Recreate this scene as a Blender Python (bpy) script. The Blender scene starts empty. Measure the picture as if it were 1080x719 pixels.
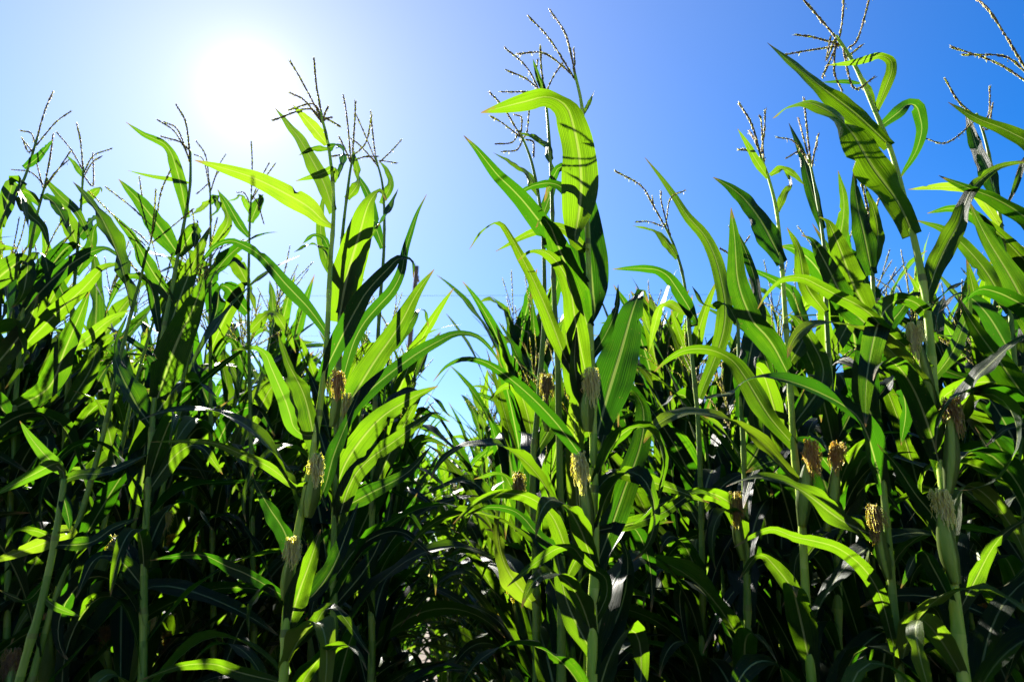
import bpy, bmesh, math, random
import numpy as np
from mathutils import Vector, Matrix

R = math.radians
SC = bpy.context.scene
COL = SC.collection

# ------------------------------------------------------------------ camera, sky, sun, exposure
PITCH = R(19.0)
CAM = Vector((0.0, 0.0, 1.2))
FPX, CX, CY, PW = 720.0, 540.0, 359.5, 1080.0
cam_d = bpy.data.cameras.new('camera')
cam_d.sensor_width = 36.0
cam_d.lens = FPX / PW * 36.0
cam_d.clip_start = 0.02
cam_d.clip_end = 3000
cam = bpy.data.objects.new('camera', cam_d)
COL.objects.link(cam)
cam.location = CAM
cam.rotation_euler = (R(90) + PITCH, 0, 0)
SC.camera = cam
cam_d.dof.use_dof = True
cam_d.dof.focus_distance = 1.55
cam_d.dof.aperture_fstop = 5.6

SUN_EL, SUN_AZ = R(36.5), R(-25.0)          # azimuth from +Y, negative to the left
SUN_DIR = Vector((math.sin(SUN_AZ) * math.cos(SUN_EL), math.cos(SUN_AZ) * math.cos(SUN_EL), math.sin(SUN_EL)))
world = bpy.data.worlds.new('World')
SC.world = world
world.use_nodes = True
wn, wl = world.node_tree.nodes, world.node_tree.links
wn.clear()
w_out = wn.new('ShaderNodeOutputWorld')
w_bg = wn.new('ShaderNodeBackground')
w_sky = wn.new('ShaderNodeTexSky')
w_sky.sky_type = 'NISHITA'
w_sky.sun_disc = False
w_sky.sun_elevation = SUN_EL
w_sky.sun_rotation = SUN_AZ
w_sky.air_density = 1.0
w_sky.dust_density = 0.11
w_sky.ozone_density = 2.0
w_bg.inputs['Strength'].default_value = 0.05
# the solar aureole: bright air round the sun's own direction
geo = wn.new('ShaderNodeTexCoord')
dot = wn.new('ShaderNodeVectorMath'); dot.operation = 'DOT_PRODUCT'
nrm = wn.new('ShaderNodeVectorMath'); nrm.operation = 'NORMALIZE'
wl.new(geo.outputs['Generated'], nrm.inputs[0])
wl.new(nrm.outputs['Vector'], dot.inputs[0])
dot.inputs[1].default_value = SUN_DIR
def wmath(op, a, b):
    n = wn.new('ShaderNodeMath'); n.operation = op
    for i, v in enumerate((a, b)):
        if isinstance(v, (int, float)): n.inputs[i].default_value = v
        else: wl.new(v, n.inputs[i])
    return n.outputs[0]
dpos = wmath('MAXIMUM', dot.outputs['Value'], 0.0)
AUREOLE = ((800.0, 2.6), (140.0, 0.5), (4.5, 1.75))
acc = None
for p, s in AUREOLE:
    t = wmath('MULTIPLY', wmath('POWER', dpos, p), s)
    acc = t if acc is None else wmath('ADD', acc, t)
mixn = wn.new('ShaderNodeVectorMath'); mixn.operation = 'SCALE'
mixn.inputs[0].default_value = (1.0, 0.86, 0.30)
wl.new(acc, mixn.inputs['Scale'])
addn = wn.new('ShaderNodeVectorMath'); addn.operation = 'ADD'
hsv = wn.new('ShaderNodeHueSaturation')
hsv.inputs['Saturation'].default_value = 1.5
hsv.inputs['Hue'].default_value = 0.513
wl.new(w_sky.outputs['Color'], hsv.inputs['Color'])
wl.new(hsv.outputs['Color'], addn.inputs[0]); wl.new(mixn.outputs['Vector'], addn.inputs[1])
wl.new(addn.outputs['Vector'], w_bg.inputs['Color'])
wl.new(w_bg.outputs['Background'], w_out.inputs['Surface'])

sun_d = bpy.data.lights.new('sun', 'SUN')
sun_d.energy = 5.0
sun_d.angle = R(0.5)
sun_d.color = (1.0, 0.95, 0.86)
sun = bpy.data.objects.new('sun', sun_d)
COL.objects.link(sun)
sun.rotation_euler = (-SUN_DIR).to_track_quat('-Z', 'Y').to_euler()

SC.view_settings.view_transform = 'Standard'
SC.view_settings.look = 'None'
SC.view_settings.gamma = 1.0
SC.view_settings.exposure = 2.13
SC.render.engine = 'CYCLES'
SC.cycles.use_denoising = True
SC.cycles.max_bounces = 6
SC.cycles.diffuse_bounces = 1
SC.cycles.glossy_bounces = 2
SC.cycles.transmission_bounces = 0
SC.cycles.transparent_max_bounces = 4

# ------------------------------------------------------------------ materials
def new_mat(name):
    m = bpy.data.materials.new(name); m.use_nodes = True
    m.node_tree.nodes.clear()
    return m, m.node_tree.nodes, m.node_tree.links

class G:
    """tiny node-graph helper"""
    def __init__(s, m): s.n, s.l = m.node_tree.nodes, m.node_tree.links
    def put(s, sock, v):
        if v is None: return
        if hasattr(v, 'is_output'): s.l.new(v, sock)
        else: sock.default_value = v
    def math(s, op, a, b=None, c=None, clamp=False):
        n = s.n.new('ShaderNodeMath'); n.operation = op; n.use_clamp = clamp
        for i, v in enumerate((a, b, c)): s.put(n.inputs[i], v)
        return n.outputs[0]
    def mix(s, f, a, b, blend='MIX'):
        n = s.n.new('ShaderNodeMix'); n.data_type = 'RGBA'; n.blend_type = blend
        s.put(n.inputs[0], f)
        for i, v in ((6, a), (7, b)):
            s.put(n.inputs[i], v if hasattr(v, 'is_output') else (*v, 1.0))
        return n.outputs[2]
    def noise(s, vec, scale, detail=3.0, rough=0.55):
        n = s.n.new('ShaderNodeTexNoise')
        n.inputs['Scale'].default_value = scale; n.inputs['Detail'].default_value = detail
        n.inputs['Roughness'].default_value = rough
        if vec is not None: s.l.new(vec, n.inputs['Vector'])
        return n.outputs['Fac']
    def smooth(s, v, a, b, lo=0.0, hi=1.0):
        n = s.n.new('ShaderNodeMapRange'); n.interpolation_type = 'SMOOTHSTEP'
        s.put(n.inputs[0], v)
        for i, x in enumerate((a, b, lo, hi)): n.inputs[i + 1].default_value = x
        return n.outputs[0]

def leaf_material(name, diff, diff2, trans, trans2, tmix=0.5, rough=0.42):
    m, n, l = new_mat(name)
    g = G(m)
    out = n.new('ShaderNodeOutputMaterial')
    uv = n.new('ShaderNodeUVMap'); uv.uv_map = 'UVMap'
    sep = n.new('ShaderNodeSeparateXYZ'); l.new(uv.outputs[0], sep.inputs[0])
    u, v = sep.outputs[0], sep.outputs[1]
    obj = n.new('ShaderNodeTexCoord')
    info = n.new('ShaderNodeObjectInfo')
    au = g.math('ABSOLUTE', g.math('SUBTRACT', u, 0.5))
    rib = g.smooth(au, 0.024, 0.050, 1.0, 0.0)
    # parallel veins run the length of the blade
    comb = n.new('ShaderNodeCombineXYZ')
    l.new(g.math('MULTIPLY', u, 34.0), comb.inputs[0]); l.new(g.math('MULTIPLY', v, 1.6), comb.inputs[1])
    l.new(g.math('MULTIPLY', info.outputs['Random'], 37.0), comb.inputs[2])
    vein = g.noise(comb.outputs[0], 1.0, 3.0, 0.6)
    fine = g.math('MULTIPLY_ADD', g.math('SINE', g.math('MULTIPLY', u, 120.0)), 0.5, 0.5)
    comb2 = n.new('ShaderNodeCombineXYZ')
    l.new(g.math('MULTIPLY', u, 2.0), comb2.inputs[0]); l.new(g.math('MULTIPLY', v, 7.0), comb2.inputs[1])
    l.new(g.math('MULTIPLY', info.outputs['Random'], 91.0), comb2.inputs[2])
    blot = g.noise(comb2.outputs[0], 1.0, 3.0, 0.6)
    k = g.math('ADD', g.math('MULTIPLY', vein, 0.6), g.math('MULTIPLY', blot, 0.6))
    k = g.math('ADD', k, g.math('MULTIPLY', g.math('SUBTRACT', info.outputs['Random'], 0.5), 1.0))
    k = g.smooth(k, 0.25, 0.95)
    dcol = g.mix(k, diff, diff2)
    tcol = g.mix(k, trans, trans2)
    stripes = g.math('ADD', g.math('MULTIPLY_ADD', fine, 0.24, 0.62), g.math('MULTIPLY', vein, 0.45))
    tcol = g.mix(1.0, tcol, stripes_col(g, n, l, stripes), 'MULTIPLY')
    dcol = g.mix(g.math('MULTIPLY', rib, 0.75), dcol, (0.36, 0.42, 0.16))
    tcol = g.mix(g.math('MULTIPLY', rib, 0.6), tcol, (0.30, 0.36, 0.06))
    # dry tips, edges and specks on some of the leaves
    dry_n = g.noise(comb2.outputs[0], 2.3, 4.0, 0.7)
    tip = g.smooth(g.math('ADD', v, g.math('MULTIPLY', g.math('SUBTRACT', dry_n, 0.5), 0.25)), 0.93, 0.99)
    edge = g.smooth(g.math('ADD', g.math('MULTIPLY', au, 2.0), g.math('MULTIPLY', g.math('SUBTRACT', dry_n, 0.5), 0.5)), 1.03, 1.12)
    speck = g.smooth(g.noise(comb2.outputs[0], 9.0, 2.0, 0.5), 0.69, 0.74)
    dry = g.math('MAXIMUM', g.math('MAXIMUM', tip, edge), g.math('MULTIPLY', speck, 0.6))
    dcol = g.mix(dry, dcol, (0.30, 0.20, 0.08))
    tcol = g.mix(dry, tcol, (0.22, 0.13, 0.03))
    p = n.new('ShaderNodeBsdfPrincipled')
    l.new(dcol, p.inputs['Base Color'])
    l.new(g.math('MULTIPLY_ADD', blot, 0.2, rough - 0.1), p.inputs['Roughness'])
    p.inputs['IOR'].default_value = 1.45
    p.inputs['Specular IOR Level'].default_value = 0.18
    bump = n.new('ShaderNodeBump'); bump.inputs['Strength'].default_value = 0.6; bump.inputs['Distance'].default_value = 0.0022
    h = g.math('ADD', g.math('MULTIPLY', vein, 1.0), g.math('MULTIPLY', fine, 0.10))
    l.new(g.math('ADD', h, g.math('MULTIPLY', rib, -0.8)), bump.inputs['Height'])
    l.new(bump.outputs[0], p.inputs['Normal'])
    t = n.new('ShaderNodeBsdfTranslucent')
    l.new(tcol, t.inputs['Color']); l.new(bump.outputs[0], t.inputs['Normal'])
    mx = n.new('ShaderNodeMixShader'); mx.inputs[0].default_value = tmix
    l.new(p.outputs[0], mx.inputs[1]); l.new(t.outputs[0], mx.inputs[2])
    l.new(mx.outputs[0], out.inputs['Surface'])
    return m

def stripes_col(g, n, l, v):
    c = n.new('ShaderNodeCombineColor')
    for i in range(3): l.new(v, c.inputs[i])
    return c.outputs[0]

def plain_material(name, c1, c2, scale=30.0, rough=0.5, bump=0.2, trans=None, tmix=0.0, stretch=None, sss=0.0):
    m, n, l = new_mat(name); g = G(m)
    out = n.new('ShaderNodeOutputMaterial')
    tc = n.new('ShaderNodeTexCoord')
    vec = tc.outputs['Object']
    if stretch:
        mp = n.new('ShaderNodeMapping'); mp.inputs['Scale'].default_value = stretch
        l.new(vec, mp.inputs['Vector']); vec = mp.outputs[0]
    f = g.noise(vec, scale, 4.0, 0.6)
    col = g.mix(g.smooth(f, 0.3, 0.7), c1, c2)
    p = n.new('ShaderNodeBsdfPrincipled')
    l.new(col, p.inputs['Base Color']); p.inputs['Roughness'].default_value = rough; p.inputs['Specular IOR Level'].default_value = 0.2
    if sss:
        p.inputs['Subsurface Weight'].default_value = 1.0; p.inputs['Subsurface Radius'].default_value = (0.9, 1.0, 0.2); p.inputs['Subsurface Scale'].default_value = sss
    b = n.new('ShaderNodeBump'); b.inputs['Strength'].default_value = bump; b.inputs['Distance'].default_value = 0.002
    l.new(f, b.inputs['Height']); l.new(b.outputs[0], p.inputs['Normal'])
    if trans:
        t = n.new('ShaderNodeBsdfTranslucent'); t.inputs['Color'].default_value = (*trans, 1)
        mx = n.new('ShaderNodeMixShader'); mx.inputs[0].default_value = tmix
        l.new(p.outputs[0], mx.inputs[1]); l.new(t.outputs[0], mx.inputs[2]); l.new(mx.outputs[0], out.inputs['Surface'])
    else:
        l.new(p.outputs[0], out.inputs['Surface'])
    return m

M = {}
M['leaf'] = leaf_material('corn_leaf', (0.0068, 0.01768, 0.0068), (0.01224, 0.02856, 0.00748), (0.034, 0.145, 0.002), (0.148, 0.305, 0.0038), 0.5)
M['leaf_yellow'] = leaf_material('corn_leaf_yellowing', (0.0476, 0.0884, 0.01496), (0.0952, 0.1224, 0.0204), (0.105, 0.27, 0.005), (0.215, 0.355, 0.009), 0.5)
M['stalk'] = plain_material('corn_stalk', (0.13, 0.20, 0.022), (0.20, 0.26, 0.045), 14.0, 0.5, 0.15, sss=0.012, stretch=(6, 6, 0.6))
M['stalk_sunny'] = plain_material('corn_stalk_sunlit', (0.27, 0.37, 0.04), (0.37, 0.43, 0.08), 14.0, 0.5, 0.15, sss=0.014, stretch=(6, 6, 0.6))  # brighter copy of the stalk for front plants, sunlight put into the colour
M['sheath_sunny'] = plain_material('leaf_sheath_sunlit', (0.20, 0.32, 0.025), (0.30, 0.38, 0.05), 14.0, 0.5, 0.25, sss=0.012, stretch=(8, 8, 0.5))  # the sheath's sunlit copy, its base colour lightened to look sunlit
M['node'] = plain_material('stalk_node', (0.10, 0.15, 0.02), (0.16, 0.17, 0.04), 40.0, 0.55, 0.2, sss=0.008)
M['husk_leaf'] = plain_material('husk_leaf', (0.08, 0.14, 0.018), (0.14, 0.19, 0.035), 16.0, 0.5, 0.6, (0.26, 0.36, 0.03), 0.5, stretch=(9, 9, 0.6))
M['sheath'] = plain_material('leaf_sheath', (0.085, 0.16, 0.015), (0.15, 0.22, 0.03), 14.0, 0.5, 0.25, sss=0.010, stretch=(8, 8, 0.5))
M['husk'] = plain_material('corn_husk', (0.15, 0.24, 0.025), (0.23, 0.30, 0.055), 16.0, 0.5, 0.5, sss=0.014, stretch=(6, 6, 0.6))
M['silk_blond'] = plain_material('corn_silk_blond', (0.52, 0.36, 0.08), (0.64, 0.50, 0.16), 60.0, 0.45, 0.0, sss=0.004)
M['silk_brown'] = plain_material('corn_silk_brown', (0.32, 0.11, 0.025), (0.46, 0.21, 0.06), 60.0, 0.5, 0.0, sss=0.004)
M['silk_dark'] = plain_material('corn_silk_dark', (0.12, 0.05, 0.025), (0.26, 0.14, 0.05), 60.0, 0.5, 0.0, sss=0.004)
M['tassel'] = plain_material('corn_tassel', (0.12, 0.062, 0.028), (0.20, 0.12, 0.06), 120.0, 0.6, 0.0, sss=0.004)
M['tassel_stem'] = plain_material('tassel_stem', (0.15, 0.20, 0.05), (0.20, 0.22, 0.07), 30.0, 0.5, 0.1, sss=0.006)
M['wood'] = plain_material('weathered_wood', (0.10, 0.065, 0.04), (0.20, 0.14, 0.09), 9.0, 0.8, 0.4, stretch=(6, 6, 0.5))
M['cable'] = plain_material('power_cable', (0.0204, 0.0204, 0.0238), (0.034, 0.034, 0.0374), 5.0, 0.5, 0.0)
M['ceramic'] = plain_material('insulator_ceramic', (0.17, 0.136, 0.1156), (0.204, 0.17, 0.136), 5.0, 0.2, 0.0)
M['dry'] = plain_material('dry_leaf', (0.1904, 0.1292, 0.0612), (0.2856, 0.2176, 0.1156), 25.0, 0.7, 0.3, (0.272, 0.1904, 0.068), 0.35)

def soil_material():
    m, n, l = new_mat('field_soil'); g = G(m)
    out = n.new('ShaderNodeOutputMaterial'); tc = n.new('ShaderNodeTexCoord')
    a = g.noise(tc.outputs['Object'], 0.6, 5); b = g.noise(tc.outputs['Object'], 14.0, 8, 0.7)
    col = g.mix(g.smooth(b, 0.3, 0.7), (0.055, 0.036, 0.022), (0.14, 0.10, 0.062))
    col = g.mix(g.math('MULTIPLY', g.smooth(a, 0.4, 0.7), 0.4), col, (0.16, 0.125, 0.08))
    p = n.new('ShaderNodeBsdfPrincipled'); l.new(col, p.inputs['Base Color']); p.inputs['Roughness'].default_value = 0.95
    bp = n.new('ShaderNodeBump'); bp.inputs['Strength'].default_value = 0.9; bp.inputs['Distance'].default_value = 0.03
    l.new(b, bp.inputs['Height']); l.new(bp.outputs[0], p.inputs['Normal']); l.new(p.outputs[0], out.inputs['Surface'])
    return m
M['soil'] = soil_material()

# ------------------------------------------------------------------ mesh helpers
class MB:
    """collects verts, faces and uvs of ONE mesh"""
    def __init__(s): s.v, s.f, s.uv, s.mi = [], [], [], []
    def add(s, verts, faces, uvs=None, mi=0):
        o = len(s.v)
        s.v.extend([tuple(p) for p in verts])
        for k, f in enumerate(faces):
            s.f.append(tuple(i + o for i in f)); s.mi.append(mi)
            s.uv.extend([uvs[i] for i in f] if uvs is not None else [(0.5, 0.3)] * len(f))
    def mesh(s, name, mats):
        me = bpy.data.meshes.new(name)
        me.from_pydata(s.v, [], s.f)
        lay = me.uv_layers.new(name='UVMap')
        lay.data.foreach_set('uv', np.array(s.uv, dtype=np.float32).ravel())
        for m in mats: me.materials.append(m)
        me.polygons.foreach_set('use_smooth', [True] * len(me.polygons))
        me.polygons.foreach_set('material_index', s.mi)
        me.update()
        return me
    def build(s, name, mats, parent=None):
        if not isinstance(mats, (list, tuple)): mats = [mats]
        o = bpy.data.objects.new(name, s.mesh(name, mats)); COL.objects.link(o)
        if parent is not None: o.parent = parent
        return o

def tag(o, label=None, cat=None, group=None, kind=None):
    if label: o['label'] = label
    if cat: o['category'] = cat
    if group: o['group'] = group
    if kind: o['kind'] = kind
    return o

def empty(name, loc, rz=0.0):
    o = bpy.data.objects.new(name, None); COL.objects.link(o)
    o.location = loc; o.rotation_euler = (0, 0, rz); o.empty_display_size = 0.1
    return o

def copy_tree(o, kids, parent=None):
    c = o.copy(); COL.objects.link(c)
    if parent is not None: c.parent = parent
    for ch in kids.get(o.name, []): copy_tree(ch, kids, c)
    return c

def spline(pts, n):
    """Catmull-Rom through pts, resampled evenly to n points"""
    P = [np.array(p, float) for p in pts]
    if len(P) == 2: P = [P[0], (P[0] + P[1]) / 2, P[1]]
    P = [2 * P[0] - P[1]] + P + [2 * P[-1] - P[-2]]
    dense = []
    for i in range(1, len(P) - 2):
        p0, p1, p2, p3 = P[i - 1], P[i], P[i + 1], P[i + 2]
        for t in np.linspace(0, 1, 14, endpoint=False):
            dense.append(0.5 * ((2 * p1) + (-p0 + p2) * t + (2 * p0 - 5 * p1 + 4 * p2 - p3) * t * t + (-p0 + 3 * p1 - 3 * p2 + p3) * t ** 3))
    dense.append(P[-2])
    D = np.array(dense)
    seg = np.linalg.norm(np.diff(D, axis=0), axis=1)
    L = np.concatenate([[0], np.cumsum(seg)])
    s = np.linspace(0, L[-1], n)
    return np.stack([np.interp(s, L, D[:, k]) for k in range(D.shape[1])], axis=1), L[-1]

def unit(a): return a / (np.linalg.norm(a, axis=-1, keepdims=True) + 1e-12)

def tangents(P): return unit(np.gradient(P, axis=0))

def tube(mb, P, rad, sides=8, cap=True, mi=0, ell=1.0):
    P = np.asarray(P, float); T = tangents(P); n = len(P)
    ref = np.array([0.0, 0.0, 1.0]) if abs(T[0][2]) < 0.9 else np.array([1.0, 0.0, 0.0])
    A = unit(np.cross(T[0], ref)); vs, uvs = [], []
    for i in range(n):
        A = unit(A - T[i] * np.dot(A, T[i])); B = np.cross(T[i], A)
        for k in range(sides):
            a = 2 * math.pi * k / sides
            vs.append(P[i] + rad[i] * (math.cos(a) * A + ell * math.sin(a) * B)); uvs.append((k / sides, i / max(1, n - 1)))
    fs = [(i * sides + k, i * sides + (k + 1) % sides, (i + 1) * sides + (k + 1) % sides, (i + 1) * sides + k)
          for i in range(n - 1) for k in range(sides)]
    if cap:
        fs.append(tuple(range(sides))[::-1]); fs.append(tuple((n - 1) * sides + k for k in range(sides)))
    mb.add(vs, fs, uvs, mi)

def ribbon(mb, P, W, wmax, rng, base=0.55, fold=0.45, wave=0.16, cols=7, tip=2.0, peak=0.3):
    """a corn blade: folded along the midrib, wavy margins, long acute tip"""
    n = len(P); T = tangents(P); W = unit(W - T * np.sum(W * T, axis=1, keepdims=True)); N = np.cross(T, W)
    s = np.linspace(0, 1, n)
    x = np.clip(s / peak, 0, 1); rise = base + (1 - base) * (x * x * (3 - 2 * x))
    prof = rise * np.power(np.clip(1 - s ** tip, 0, 1), 0.85) * wmax * 0.5
    prof = np.maximum(prof, 0.0006)
    f = fold * (1.15 - 0.75 * s)
    ph = [rng.uniform(0, 6.28) for _ in range(4)]; kf = [rng.uniform(5, 9), rng.uniform(5, 9), rng.uniform(14, 20), rng.uniform(14, 20)]
    us = np.linspace(-1, 1, cols); vs, uvs = [], []
    notch = {}
    if rng.random() < 0.35:                                           # a tear or a bite out of one margin
        for _ in range(rng.randint(1, 2)): notch[(rng.randrange(n // 4, n - 3), rng.randrange(2))] = rng.uniform(0.25, 0.6)
    for i in range(n):
        for u in us:
            side = 0 if u < 0 else 1
            wv = wave * (math.sin(ph[side] + kf[side] * 2.2 * s[i]) + 0.45 * math.sin(ph[2 + side] + kf[2 + side] * 2 * s[i])) * (u * u) * min(1, s[i] * 5) * min(1.0, (1 - s[i]) * 4)
            nt = notch.get((i, side), 0.0) if abs(u) > 0.99 else 0.0
            lat = u * math.cos(f[i] * 0.9) * (1 - nt)
            nor = abs(u) * math.sin(f[i] * 0.9) * (1.0 - 0.35 * abs(u)) + wv
            vs.append(P[i] + prof[i] * (lat * W[i] + nor * N[i])); uvs.append((u * 0.5 + 0.5, s[i]))
    fs = [(i * cols + k, i * cols + k + 1, (i + 1) * cols + k + 1, (i + 1) * cols + k) for i in range(n - 1) for k in range(cols - 1)]
    mb.add(vs, fs, uvs)

def px(x, y, Y):
    """the world point on the camera ray of photograph pixel x, y that stands Y metres ahead"""
    a, b = (x - CX) / FPX, (CY - y) / FPX
    d = np.array([a, math.cos(PITCH) - b * math.sin(PITCH), math.sin(PITCH) + b * math.cos(PITCH)])
    return np.array(CAM) + d * (Y / d[1])

def pxsize(p):
    q = np.array(p) - np.array(CAM)
    return (q[1] * math.cos(PITCH) + q[2] * math.sin(PITCH)) / FPX

# ------------------------------------------------------------------ parts of a corn plant
def stalk_mesh(P, r0, r1, rng, node_gap=0.15):
    """a jointed stem: a swelling and a sheath edge at each node"""
    P = np.asarray(P); n = max(40, len(P))
    Q, L = spline(P, 170)
    s = np.linspace(0, L, 170)
    base = r0 + (r1 - r0) * (s / L) ** 1.1
    gap = node_gap * rng.uniform(0.9, 1.15)
    fr = (s / gap) % 1.0
    rad = base * (1.0 + 0.20 * np.exp(-((np.minimum(fr, 1 - fr)) / 0.07) ** 2) + 0.10 * (1 - fr))
    mb = MB(); tube(mb, Q, rad, 10)
    for k in range(169):                                              # node rings, leaf sheaths, bare stem
        mi = 1 if fr[k] < 0.035 or fr[k] > 0.985 else (2 if fr[k] < 0.62 else 0)
        for q in range(10): mb.mi[k * 10 + q] = mi
    return mb, Q

def spikes(mb, P, rng, r=0.0012, sp=0.0024, size=0.0100, mi=1, dens=1.0):
    """a tassel branch: thin rachis set with pairs of spikelets"""
    L = float(np.sum(np.linalg.norm(np.diff(P, axis=0), axis=1)))
    Q, _ = spline(P, 12); tube(mb, Q, np.linspace(r, r * 0.5, 12), 4, True, 0)
    k = max(4, int(L * 0.92 / sp * dens)); S, _ = spline(P, k + 3); T = tangents(S)
    for i in range(2, k + 2):
        a = np.array([rng.gauss(0, 1) for _ in range(3)]); a = unit(a - T[i] * np.dot(a, T[i]))
        for sg in (1, -1):
            ax = unit(T[i] * 1.0 + a * sg * rng.uniform(0.02, 0.18)); le = size * rng.uniform(0.75, 1.2); b = unit(np.cross(ax, T[i] + 0.01)); c = np.cross(ax, b)
            o = S[i] + a * sg * r; w = le * 0.12
            m = o + ax * le * 0.45
            mb.add([o, m + b * w, m + c * w, m - b * w, m - c * w, o + ax * le],
                   [(0, 2, 1), (0, 3, 2), (0, 4, 3), (0, 1, 4), (5, 1, 2), (5, 2, 3), (5, 3, 4), (5, 4, 1)], None, mi)
    # hanging anthers
    for i in range(3, k + 1, 3):
        if rng.random() < 0.2:
            p = S[i] + np.array([rng.uniform(-.004, .004), rng.uniform(-.004, .004), -0.002]); q = p + np.array([rng.uniform(-.002, .002), rng.uniform(-.002, .002), -0.006])
            tube(mb, np.array([p, q]), [0.0008, 0.0008], 3, True, 1)

def tassel_build(parent, base, axis_pts, branches, rng, dens=1.0):
    mb = MB()
    spikes(mb, np.array(axis_pts), rng, 0.0013, 0.0023, 0.0110, 1, dens)
    for b in branches: spikes(mb, np.array(b), rng, 0.0010, 0.0024, 0.0105, 1, dens)
    return mb.build('tassel', [M['tassel_stem'], M['tassel']], parent)

def ear_build(parent, base, tip, rad, silk, rng, label=None):
    """husk of overlapping leaves round a cob, silk tuft at its tip"""
    base, tip = np.array(base), np.array(tip)
    L = np.linalg.norm(tip - base); ax = (tip - base) / L
    a = unit(np.cross(ax, np.array([0.3, 0.9, 0.1]))); b = np.cross(ax, a)
    bow = a * L * rng.uniform(-0.05, 0.05)
    def prof(t): return rad * (0.55 + 0.45 * min(1.0, t / 0.3)) * (1.0 if t < 0.45 else max(0.26, 1 - 0.74 * ((t - 0.45) / 0.55) ** 1.5))
    mb = MB(); ts = np.linspace(0, 1, 22)
    tube(mb, np.array([base + ax * L * t + bow * math.sin(math.pi * t) for t in ts]), [prof(t) for t in ts], 14)
    for k in range(3):                                               # husk leaves, laid over one another, tips loose
        ang = k * 2.4 + rng.uniform(0, 0.5); sp = rng.uniform(0.45, 0.75); end = rng.uniform(0.88, 1.1)
        vs, uvs, n, c = [], [], 18, 7
        for i in range(n):
            t = i / (n - 1) * end; tt = min(t, 1.0)
            wd = sp * (1.0 if t < end * 0.6 else max(0.03, 1 - ((t / end - 0.6) / 0.4) ** 1.5))
            lift = 1.04 + 0.03 * k + max(0, (t - 0.86)) * 1.5
            for j in range(c):
                th = ang + wd * (j / (c - 1) - 0.5) * 2
                rr = max(prof(tt), rad * 0.26) * lift
                vs.append(base + ax * L * t + bow * math.sin(math.pi * tt) + rr * (math.cos(th) * a + math.sin(th) * b)); uvs.append((j / (c - 1), t))
        mb.add(vs, [(i * c + j, i * c + j + 1, (i + 1) * c + j + 1, (i + 1) * c + j) for i in range(n - 1) for j in range(c - 1)], uvs, 1)
    e = mb.build('corn_ear', [M['husk'], M['husk_leaf']], parent)
    if label: e['label'] = label
    # silk: leaves the tip, folds over and hangs matted against the husk, mostly to one side
    sm = MB(); side = unit(a * rng.uniform(-1, 1) - np.array([0, 0.5, 0]) + b * rng.uniform(-0.6, 0.6)); side = unit(side - ax * np.dot(side, ax))
    hang = rng.uniform(0.04, 0.065)
    for k in range(210):
        th = rng.uniform(0, 6.28); out_ = unit(math.cos(th) * a + math.sin(th) * b + side * 0.55)
        up_, rr, fall = 0.003 + 0.030 * rng.random() ** 2, rng.uniform(0.003, 0.016), hang * rng.uniform(0.1, 1.0) ** 0.8 * (0.45 + 0.55 * max(0.0, float(np.dot(out_, side))))
        w1, w2, cu = rng.uniform(0, 6.28), rng.uniform(0, 6.28), rng.uniform(0.0008, 0.0028)
        pts = []
        for q in range(11):
            t = q / 10
            rise = up_ * math.sin(min(1.0, t * 2.6) * math.pi / 2); dn = fall * max(0.0, (t - 0.28) / 0.72) ** 1.3
            pts.append(tip - ax * 0.006 + ax * rise + out_ * (rad * rng.uniform(0.08, 0.26) + rr * (1 - math.exp(-4 * t))) - np.array([0, 0, 1]) * dn
                       + (a * math.sin(w1 + 13 * t) + b * math.cos(w2 + 11 * t)) * cu * t)
        tube(sm, np.array(pts), np.linspace(0.0008, 0.0006, 11), 3, False)
    sm.build('silk', M[silk], e)
    return e

KEEP, KEYS, SEEN = set(), [], []
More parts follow.
